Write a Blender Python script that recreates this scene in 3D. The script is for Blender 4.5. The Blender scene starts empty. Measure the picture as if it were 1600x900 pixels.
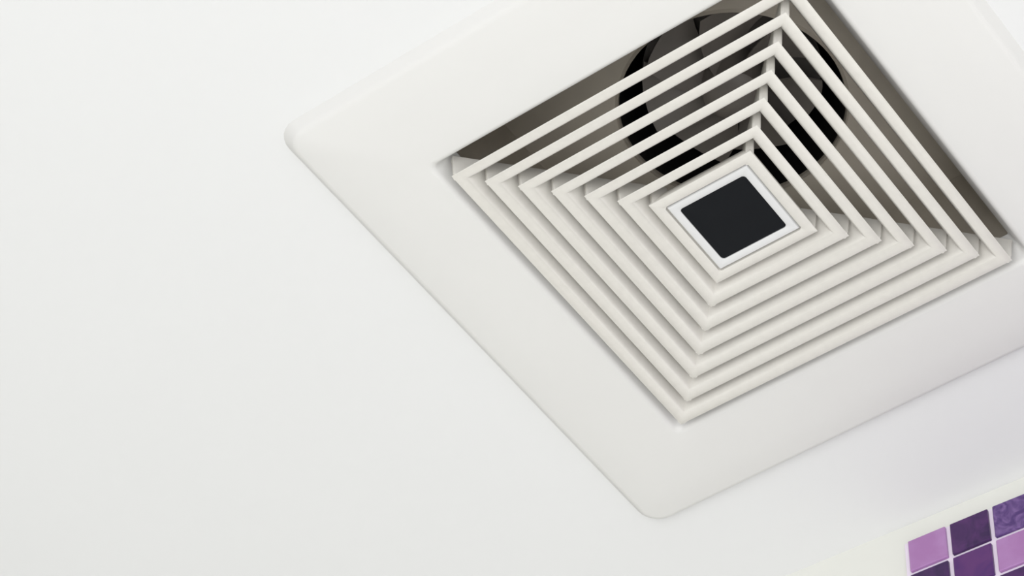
import bpy, bmesh, math, random
from mathutils import Matrix, Vector

random.seed(4)
U = 0.0003                      # one layout unit is 0.3 mm; z = 0 is the plane of the louver lips
SC = bpy.context.scene
COL = SC.collection

# ------------------------------------------------------------------ camera
cam_d = bpy.data.cameras.new('camera')
cam = bpy.data.objects.new('camera', cam_d)
COL.objects.link(cam)
Rwc = Matrix(((0.8000731, 0.5972500, 0.0563515),
              (0.4305409, -0.6370743, 0.6393519),
              (0.4177530, -0.4872667, -0.7668466)))      # world -> camera
M4 = Rwc.transposed().to_4x4()
M4.translation = Vector((1443.178, -2198.891, -3332.011)) * U
cam.matrix_world = M4
cam_d.sensor_width = 36.0
cam_d.lens = 4222.55 * 36.0 / 1600.0
cam_d.clip_start = 0.01
SC.camera = cam

# ------------------------------------------------------------------ light
world = bpy.data.worlds.new('world')
SC.world = world
world.use_nodes = True
bg = world.node_tree.nodes['Background']
bg.inputs[0].default_value = (0.97, 0.985, 1, 1)
bg.inputs[1].default_value = 1.05

def area(name, loc, target, sx, sy, power, color):
    d = bpy.data.lights.new(name, 'AREA')
    d.shape = 'RECTANGLE'; d.size = sx; d.size_y = sy
    d.energy = power; d.color = color
    o = bpy.data.objects.new(name, d)
    COL.objects.link(o)
    o.location = loc
    o.rotation_euler = (Vector(target) - Vector(loc)).to_track_quat('-Z', 'Y').to_euler()
    return o
# daylight from the window behind the camera, and an added fill lamp low down, standing in for floor bounce
area('window_light', (0.55, -1.6, -1.4), (0.1, 0, 0), 1.3, 1.1, 24, (1, 1, 1))
area('fill_from_below', (0.75, -0.3, -1.7), (0.4, 0, 0), 1.5, 1.3, 16.5, (1, 1, 1))

SC.view_settings.view_transform = 'Standard'
SC.view_settings.look = 'None'
SC.view_settings.gamma = 1.0
SC.view_settings.use_curve_mapping = False
SC.view_settings.exposure = -0.12

# ------------------------------------------------------------------ materials
def srgb(r, g, b):
    f = lambda c: (c / 255 / 12.92) if c / 255 <= 0.04045 else ((c / 255 + 0.055) / 1.055) ** 2.4
    return (f(r), f(g), f(b), 1)

def mat(name, col, rough=0.5, vary=0.0, scale=40.0, bump=0.0, bscale=300.0, spec=0.5, metal=0.0, coat=0.0):
    m = bpy.data.materials.new(name)
    m.use_nodes = True
    nt = m.node_tree
    b = nt.nodes['Principled BSDF']
    b.inputs['Roughness'].default_value = rough
    b.inputs['Specular IOR Level'].default_value = spec
    b.inputs['Metallic'].default_value = metal
    b.inputs['Coat Weight'].default_value = coat
    tc = nt.nodes.new('ShaderNodeTexCoord')
    n = nt.nodes.new('ShaderNodeTexNoise')
    n.inputs['Scale'].default_value = scale
    n.inputs['Detail'].default_value = 5
    nt.links.new(tc.outputs['Object'], n.inputs['Vector'])
    r = nt.nodes.new('ShaderNodeValToRGB')
    r.color_ramp.elements[0].position = 0.3
    r.color_ramp.elements[1].position = 0.7
    r.color_ramp.elements[0].color = tuple(c * (1 - vary) for c in col[:3]) + (1,)
    r.color_ramp.elements[1].color = tuple(min(1, c * (1 + vary)) for c in col[:3]) + (1,)
    nt.links.new(n.outputs['Fac'], r.inputs['Fac'])
    nt.links.new(r.outputs['Color'], b.inputs['Base Color'])
    if bump:
        n2 = nt.nodes.new('ShaderNodeTexNoise')
        n2.inputs['Scale'].default_value = bscale
        n2.inputs['Detail'].default_value = 3
        nt.links.new(tc.outputs['Object'], n2.inputs['Vector'])
        bp = nt.nodes.new('ShaderNodeBump')
        bp.inputs['Strength'].default_value = bump
        bp.inputs['Distance'].default_value = 0.0004
        nt.links.new(n2.outputs['Fac'], bp.inputs['Height'])
        nt.links.new(bp.outputs['Normal'], b.inputs['Normal'])
    return m

def glass_tile(name, c1, c2, scale, dist):
    """Marbled glass mosaic: two purples swirled together under a clear glossy coat."""
    m = bpy.data.materials.new(name)
    m.use_nodes = True
    nt = m.node_tree
    b = nt.nodes['Principled BSDF']
    b.inputs['Roughness'].default_value = 0.3
    b.inputs['Specular IOR Level'].default_value = 0.3
    b.inputs['Coat Weight'].default_value = 0.15
    b.inputs['Coat Roughness'].default_value = 0.08
    tc = nt.nodes.new('ShaderNodeTexCoord')
    oi = nt.nodes.new('ShaderNodeObjectInfo')
    ad = nt.nodes.new('ShaderNodeVectorMath'); ad.operation = 'ADD'
    nt.links.new(tc.outputs['Object'], ad.inputs[0])
    nt.links.new(oi.outputs['Location'], ad.inputs[1])
    n = nt.nodes.new('ShaderNodeTexNoise')
    n.inputs['Scale'].default_value = scale
    n.inputs['Detail'].default_value = 6
    n.inputs['Distortion'].default_value = dist
    nt.links.new(ad.outputs[0], n.inputs['Vector'])
    r = nt.nodes.new('ShaderNodeValToRGB')
    r.color_ramp.elements[0].position = 0.38
    r.color_ramp.elements[1].position = 0.66
    r.color_ramp.elements[0].color = c1
    r.color_ramp.elements[1].color = c2
    nt.links.new(n.outputs['Fac'], r.inputs['Fac'])
    nt.links.new(r.outputs['Color'], b.inputs['Base Color'])
    return m

M_ceil = mat('ceiling_paint', srgb(209, 209, 209), 0.85, 0.006, 6, 0.05, 500, 0.2)
M_wall = mat('wall_plaster', srgb(217, 217, 211), 0.8, 0.012, 10, 0.08, 400, 0.2)
M_floor = mat('floor_tile', srgb(210, 210, 210), 0.5, 0.03, 3)
M_panel = mat('panel_plastic', srgb(204, 203, 201), 0.42, 0.006, 20, 0.02, 800, 0.4)
M_vane = mat('louver_plastic', srgb(198, 195, 189), 0.5, 0.022, 260, 0.05, 1200, 0.35)
M_cap = mat('cap_plastic', srgb(200, 200, 200), 0.4, 0.006, 200)
M_lens = mat('dark_lens', srgb(15, 17, 21), 0.45, 0.03, 60, 0, 1, 0.12)
M_box = mat('housing_metal', srgb(192, 184, 171), 0.6, 0.08, 30, 0.1, 300)
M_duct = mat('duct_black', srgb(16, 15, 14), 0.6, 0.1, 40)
M_blade = mat('fan_grey', srgb(120, 114, 108), 0.5, 0.15, 30)
M_plate = mat('plate_grey', srgb(84, 80, 76), 0.6, 0.25, 50)
M_hub = mat('motor_grey', srgb(110, 104, 98), 0.45, 0.2, 40)
M_grout = mat('grout', srgb(224, 213, 227), 0.9, 0.02, 80, 0.2, 600, 0.1)
T_lilac = glass_tile('tile_lilac', srgb(156, 110, 162), srgb(164, 122, 172), 60, 0.4)
T_dark = glass_tile('tile_dark_purple', srgb(48, 20, 70), srgb(76, 36, 94), 55, 1.6)
T_mid = glass_tile('tile_purple', srgb(66, 28, 96), srgb(86, 42, 102), 60, 1.2)
T_marble = glass_tile('tile_marbled', srgb(72, 46, 104), srgb(112, 84, 138), 110, 2.2)

# ------------------------------------------------------------------ helpers
def link(name, me, m, parent=None):
    o = bpy.data.objects.new(name, me)
    COL.objects.link(o)
    if m is not None and not me.materials:
        me.materials.append(m)
    if parent is not None:
        o.parent = parent
    return o

def mesh(name, verts, faces, smooth=False):
    me = bpy.data.meshes.new(name)
    me.from_pydata([tuple(c * U for c in v) for v in verts], [], faces)
    bm = bmesh.new(); bm.from_mesh(me)
    bmesh.ops.recalc_face_normals(bm, faces=bm.faces)
    bm.to_mesh(me); bm.free()
    if smooth:
        for p in me.polygons: p.use_smooth = True
        me.set_sharp_from_angle(angle=math.radians(38))
    me.update()
    return me

def loop(half, z, rad=0.0, n=6):
    """Square loop of half side `half`, corners rounded by rad (n points for each corner)."""
    pts = []
    for sx, sy, a0 in ((1, 1, 0), (-1, 1, 90), (-1, -1, 180), (1, -1, 270)):
        for i in range(n):
            if rad <= 0.01:
                # keep the vertex count, sharp corner
                a = 45 + a0
                e = 0.0
                pts.append((sx * half, sy * half, z))
            else:
                a = math.radians(a0 + 90.0 * i / (n - 1))
                pts.append((sx * (half - rad) + rad * math.cos(a), sy * (half - rad) + rad * math.sin(a), z))
    return pts

def loft(loops, closed=False, cap_start=False, cap_end=False):
    v, f = [], []
    n = len(loops[0])
    for l in loops: v += l
    m = len(loops)
    for i in range(m if closed else m - 1):
        j = (i + 1) % m
        for k in range(n):
            k2 = (k + 1) % n
            f.append((i * n + k, i * n + k2, j * n + k2, j * n + k))
    if cap_start: f.append(tuple(range(n)))
    if cap_end: f.append(tuple((m - 1) * n + k for k in range(n)))
    return v, f

def box(name, lo, hi, m, parent=None, bevel=0.0):
    bm = bmesh.new()
    bmesh.ops.create_cube(bm, size=1)
    for v in bm.verts:
        v.co = Vector([(lo[i] + hi[i]) / 2 + v.co[i] * (hi[i] - lo[i]) for i in range(3)]) * U
    if bevel:
        bmesh.ops.bevel(bm, geom=bm.edges[:], offset=bevel * U, segments=2, affect='EDGES', profile=0.6)
    me = bpy.data.meshes.new(name); bm.to_mesh(me); bm.free()
    return link(name, me, m, parent)

def tidy(o):
    bm = bmesh.new(); bm.from_mesh(o.data)
    bmesh.ops.remove_doubles(bm, verts=bm.verts, dist=1e-6)
    bmesh.ops.dissolve_degenerate(bm, dist=1e-7, edges=bm.edges)
    bmesh.ops.recalc_face_normals(bm, faces=bm.faces)
    bm.to_mesh(o.data); bm.free()

# ------------------------------------------------------------------ the room
ZC = 45                      # underside of the ceiling
YW = 770                     # face of the tiled wall
X0, X1, Y0, ZF = -4600, 5600, -7800, -7700
HOLE = 336
v, f = [], []
for z in (ZC, ZC + 60):
    v += [(X0, Y0, z), (X1, Y0, z), (X1, YW + 300, z), (X0, YW + 300, z),
          (-HOLE, -HOLE, z), (HOLE, -HOLE, z), (HOLE, HOLE, z), (-HOLE, HOLE, z)]
for b, _ in ((0, 0), (8, 1)):
    for k in range(4):
        k2 = (k + 1) % 4
        f.append((b + k, b + k2, b + 4 + k2, b + 4 + k))
for k in range(4):
    k2 = (k + 1) % 4
    f.append((k, k2, 8 + k2, 8 + k)); f.append((4 + k, 4 + k2, 12 + k2, 12 + k))
ceiling = link('ceiling', mesh('ceiling', v, f), M_ceil)
ceiling['kind'] = 'structure'
ceiling['label'] = 'smooth white painted ceiling around the ventilation fan'
wall = box('wall_back', (X0, YW, ZF), (X1, YW + 300, ZC), M_wall)
wall['kind'] = 'structure'
wall['label'] = 'cream plastered wall with purple glass mosaic below the ceiling'
wl = box('wall_left', (X0 - 300, Y0, ZF), (X0, YW, ZC), M_wall); wl['kind'] = 'structure'
wl['label'] = 'plain cream plastered side wall'
fl = box('floor', (X0, Y0, ZF - 200), (X1, YW + 300, ZF), M_floor); fl['kind'] = 'structure'
fl['label'] = 'pale stone floor of the room'

# mosaic on the wall: grout bed and single glass tiles, parts of the wall
TP, TX, TZ = 80.7, -151.0, -81.0         # pitch, left edge, joint under the top row
COLS, ROWS = 16, 10
GR = 9.0
box('grout', (TX - 2, YW - 5, TZ - (ROWS - 1) * TP), (TX + COLS * TP, YW + 2, TZ + TP - 2), M_grout, wall, 1.0)
tile_me = {}
for key, m in (('l', T_lilac), ('d', T_dark), ('m', T_mid), ('s', T_marble)):
    bm = bmesh.new()
    bmesh.ops.create_cube(bm, size=1)
    for q in bm.verts:
        q.co = Vector((q.co.x * (TP - GR), q.co.y * 12, q.co.z * (TP - GR))) * U
    bmesh.ops.bevel(bm, geom=bm.edges[:], offset=1.3 * U, segments=1, affect='EDGES')
    me = bpy.data.meshes.new('tile_' + key); bm.to_mesh(me); bm.free()
    me.materials.append(m)
    tile_me[key] = me
known = {(0, 0): 'l', (1, 0): 'd', (2, 0): 's', (0, 1): 'd', (1, 1): 'm', (2, 1): 'l', (2, 2): 'd'}
for r in range(ROWS):
    for c in range(COLS):
        key = known.get((c, r)) or random.choice('lddmms')
        t = link('tile', tile_me[key], None, wall)
        t.location = Vector((TX + (c + 0.5) * TP + GR * 0.3, YW - 5, TZ + (0.5 - r) * TP)) * U
        t.rotation_euler = (random.uniform(-.006, .006), random.uniform(-.008, .008), random.uniform(-.006, .006))

# the fan was mounted a little askew to the wall
P0 = Vector((0, YW * U, 0))
wall.matrix_world = Matrix.Translation(P0) @ Matrix.Rotation(math.radians(2.6), 4, 'Z') @ Matrix.Translation(-P0)

# ------------------------------------------------------------------ the ventilation fan
fan = bpy.data.objects.new('ventilation_fan', None)
COL.objects.link(fan)
fan.empty_display_size = 0.02
fan['label'] = 'white square ceiling ventilation fan with nested louvers and a dark centre square'
fan['category'] = 'ventilation fan'

# cover panel: crowned square plate with a flared opening
prof = [(517, 45, 40), (508, 33.5, 37), (505, 29.5, 35), (501.5, 26.6, 33), (496, 25, 28), (440, 21, 14), (385, 17.5, 12)]
prof += [(347 - 12 * math.sin(math.radians(q)), 29 - 12 * math.cos(math.radians(q)), 12) for q in (0, 12, 25, 38, 51, 64)]
prof += [(330, 36, 8), (315, 68, 3), (319, 68, 3), (338, 40, .5), (348, 34, .5), (490, 36, 30), (508, 45, 36)]
v, f = loft([loop(h, z, r, 7) for h, z, r in prof], closed=True)
panel = link('cover_panel', mesh('cover_panel', v, f, True), M_panel, fan)
panel['label'] = 'wide white plastic cover panel with rounded corners'

# louvers: six sloping square rings, lips in one plane
S1, DS, H = 316.0, 37.0, 53.0
TAN, TIN = 0.68, 0.38         # slope of the outer and of the inner face: the vane thins upwards
W0 = 19.5                    # width of the lip
def ring_profile(s):
    o = lambda z: s - TAN * z
    wi = lambda z: s - W0 - TIN * z
    return [(o(H), H), (o(30), 30), (o(2.5), 2.5), (s - 0.5, 0.9), (s - 1.8, 0.0),
            (s - W0 + 8.5, 0.0), (s - W0 + 5.0, 0.6), (s - W0 + 2.0, 2.0), (s - W0 - 0.6, 4.6), (wi(8.5), 8.5), (wi(30), 30), (wi(H), H)]
def gusset(s, s_out, h=H, sign=(1, 1), th=13.0, inn=None):
    """Upright rib on the diagonal outside a ring corner: vertical front edge, tucked onto the sloping vane."""
    d0 = s * math.sqrt(2)
    md = TAN * math.sqrt(2)
    fr = [(d0 - 4.5, 0.3), (d0 - 3.0, 6), (d0 + 0.5, 36), (d0 + 2.5, h)]
    if inn is None:
        prof2 = fr + [(d0 - md * h - 4, h), (d0 - md * 8 - 6, 8), (d0 - 12, 1.0)]
    else:
        prof2 = fr + [(d0 - inn, h), (d0 - inn, 1.0)]
    ux, uy = sign[0] / math.sqrt(2), sign[1] / math.sqrt(2)
    px, py = -uy, ux
    vs, n = [], len(prof2)
    rows = ((-th / 2, 1.6), (-th / 2 + 2, 0), (th / 2 - 2, 0), (th / 2, 1.6))
    for w, back in rows:
        for i, (dd, z) in enumerate(prof2):
            q = dd - (back if i in (0, 1, 2, 3) else 0)
            vs.append((ux * q + px * w, uy * q + py * w, z))
    fs = []
    for a in range(3):
        for i in range(n):
            j = (i + 1) % n
            fs.append((a * n + i, a * n + j, (a + 1) * n + j, (a + 1) * n + i))
    fs.append(tuple(range(n))); fs.append(tuple(3 * n + i for i in range(n)))
    return mesh('rib', vs, fs)
SIGNS = ((1, 1), (1, -1), (-1, 1), (-1, -1))
for k in range(6):
    s = S1 - DS * k
    v, f = loft([loop(h, z, 0, 1) for h, z in ring_profile(s)], closed=True)
    lv = link('louver', mesh('louver', v, f, True), M_vane, fan)
    for sg in SIGNS:
        link('rib', gusset(s, s + DS, 45.0, sg), M_vane, lv)

# centre plate: hollow square cap with a grooved inner frame round a dark square
SCN = S1 - DS * 6
prof = [(SCN - 7, 26), (SCN + 1.4, 2.4), (SCN + 1.0, 1), (SCN - 0.5, 0), (79, 0), (77.6, 1), (77.2, 6), (77.2, 26)]
v, f = loft([loop(h, z, 1, 6) for h, z in prof], closed=True)
cp = link('centre_plate', mesh('centre_plate', v, f, True), M_vane, fan)
prof = [(74.6, 24, 1), (74.6, 3, 1), (73.4, 1.2, 1), (72, 0.8, 1.5), (62.5, 1.0, 5), (60.8, 2.2, 6), (60.6, 6, 6), (60.6, 24, 6)]
v, f = loft([loop(h, z, r, 6) for h, z, r in prof], closed=True)
fr_ = link('insert_frame', mesh('insert_frame', v, f, True), M_cap, cp)
fr_['label'] = 'bright white inner frame around the black insert'
v, f = loft([loop(77.4, 9, 1, 6), loop(74.4, 9, 1, 6), loop(74.4, 7, 1, 6), loop(77.4, 7, 1, 6)], closed=True)
link('groove', mesh('groove', v, f), M_vane, cp)
cp['label'] = 'white square centre plate with a grooved border'
for sg in SIGNS:
    link('rib', gusset(SCN, SCN + DS, 45.0, sg, 13.0, 26), M_vane, cp)
v, f = loft([loop(60.5, 12, 6, 6), loop(60.5, 3.4, 6, 6), loop(59.3, 2.4, 5.5, 6)], cap_start=True, cap_end=True)
ln = link('dark_insert', mesh('dark_insert', v, f), M_lens, cp)
ln['label'] = 'flat black square insert with rounded corners'

# housing above the panel: open box with a round outlet in its top
ZT, RO, HB = 300.0, 187.0, 333.0
n = 64
circ = lambda r, z: [(r * math.cos(2 * math.pi * i / n), r * math.sin(2 * math.pi * i / n), z) for i in range(n)]
def sq_n(h, z):
    out = []
    for i in range(n):
        a = 2 * math.pi * i / n
        c, s_ = math.cos(a), math.sin(a)
        q = h / max(abs(c), abs(s_))
        out.append((q * c, q * s_, z))
    return out
v, f = loft([sq_n(HB, 67), sq_n(HB, ZT), circ(RO + 6, ZT), circ(RO + 2, ZT - 5), circ(RO, ZT), circ(RO, ZT + 8), circ(RO + 8, ZT + 8), sq_n(HB + 3, ZT + 8), sq_n(HB + 2.5, 67)], closed=True)
link('housing', mesh('housing', v, f), M_box, fan)
v, f = loft([circ(RO, ZT + 8), circ(RO, ZT + 330), circ(RO + 4, ZT + 334), circ(RO + 4, ZT + 8)], closed=True)
v2 = circ(RO, ZT + 330); b0 = len(v); v += v2; f.append(tuple(range(b0, b0 + n)))
duct = link('duct', mesh('duct', v, f), M_duct, fan)
# axial impeller in the outlet
ZI = ZT + 62
imp = bpy.data.objects.new('impeller', None)
COL.objects.link(imp); imp.parent = fan; imp.location = (0, 0, ZI * U)
v, f = loft([circ(8, -44), circ(36, -42), circ(48, -32), circ(52, -8), circ(52, 46)], cap_start=True, cap_end=True)
hub = link('hub', mesh('hub', v, f, True), M_hub, imp)
v, f = loft([circ(150, 42), circ(150, 48), circ(60, 52)], cap_start=True, cap_end=True)
link('back_plate', mesh('back_plate', v, f), M_plate, imp)
NB = 7
def blade():
    vs, fs = [], []
    nr, nc = 7, 8
    for side in (0, 1):
        for i in range(nr):
            r = 46 + (150 - 46) * i / (nr - 1)
            span = math.radians(50 - 4 * i / (nr - 1))
            sweep = math.radians(14) * (i / (nr - 1)) ** 1.5
            for j in range(nc):
                t = j / (nc - 1)
                a = (t - .5) * span + sweep
                z = (t - .5) * (66 - 26 * i / (nr - 1)) + 8 * math.sin(math.pi * t) + (4 if side else 0)
                vs.append((r * math.cos(a), r * math.sin(a), z))
    g = lambda s_, i, j: s_ * nr * nc + i * nc + j
    for i in range(nr - 1):
        for j in range(nc - 1):
            fs.append((g(0, i, j), g(0, i, j + 1), g(0, i + 1, j + 1), g(0, i + 1, j)))
            fs.append((g(1, i, j), g(1, i + 1, j), g(1, i + 1, j + 1), g(1, i, j + 1)))
    for i in range(nr - 1):
        for j in (0, nc - 1):
            fs.append((g(0, i, j), g(0, i + 1, j), g(1, i + 1, j), g(1, i, j)))
    for j in range(nc - 1):
        for i in (0, nr - 1):
            fs.append((g(0, i, j), g(0, i, j + 1), g(1, i, j + 1), g(1, i, j)))
    return mesh('blade', vs, fs, True)
bme = blade()
for i in range(NB):
    b = link('blade', bme, M_blade, imp)
    b.rotation_euler = (0, 0, 2 * math.pi * i / NB + 0.62)
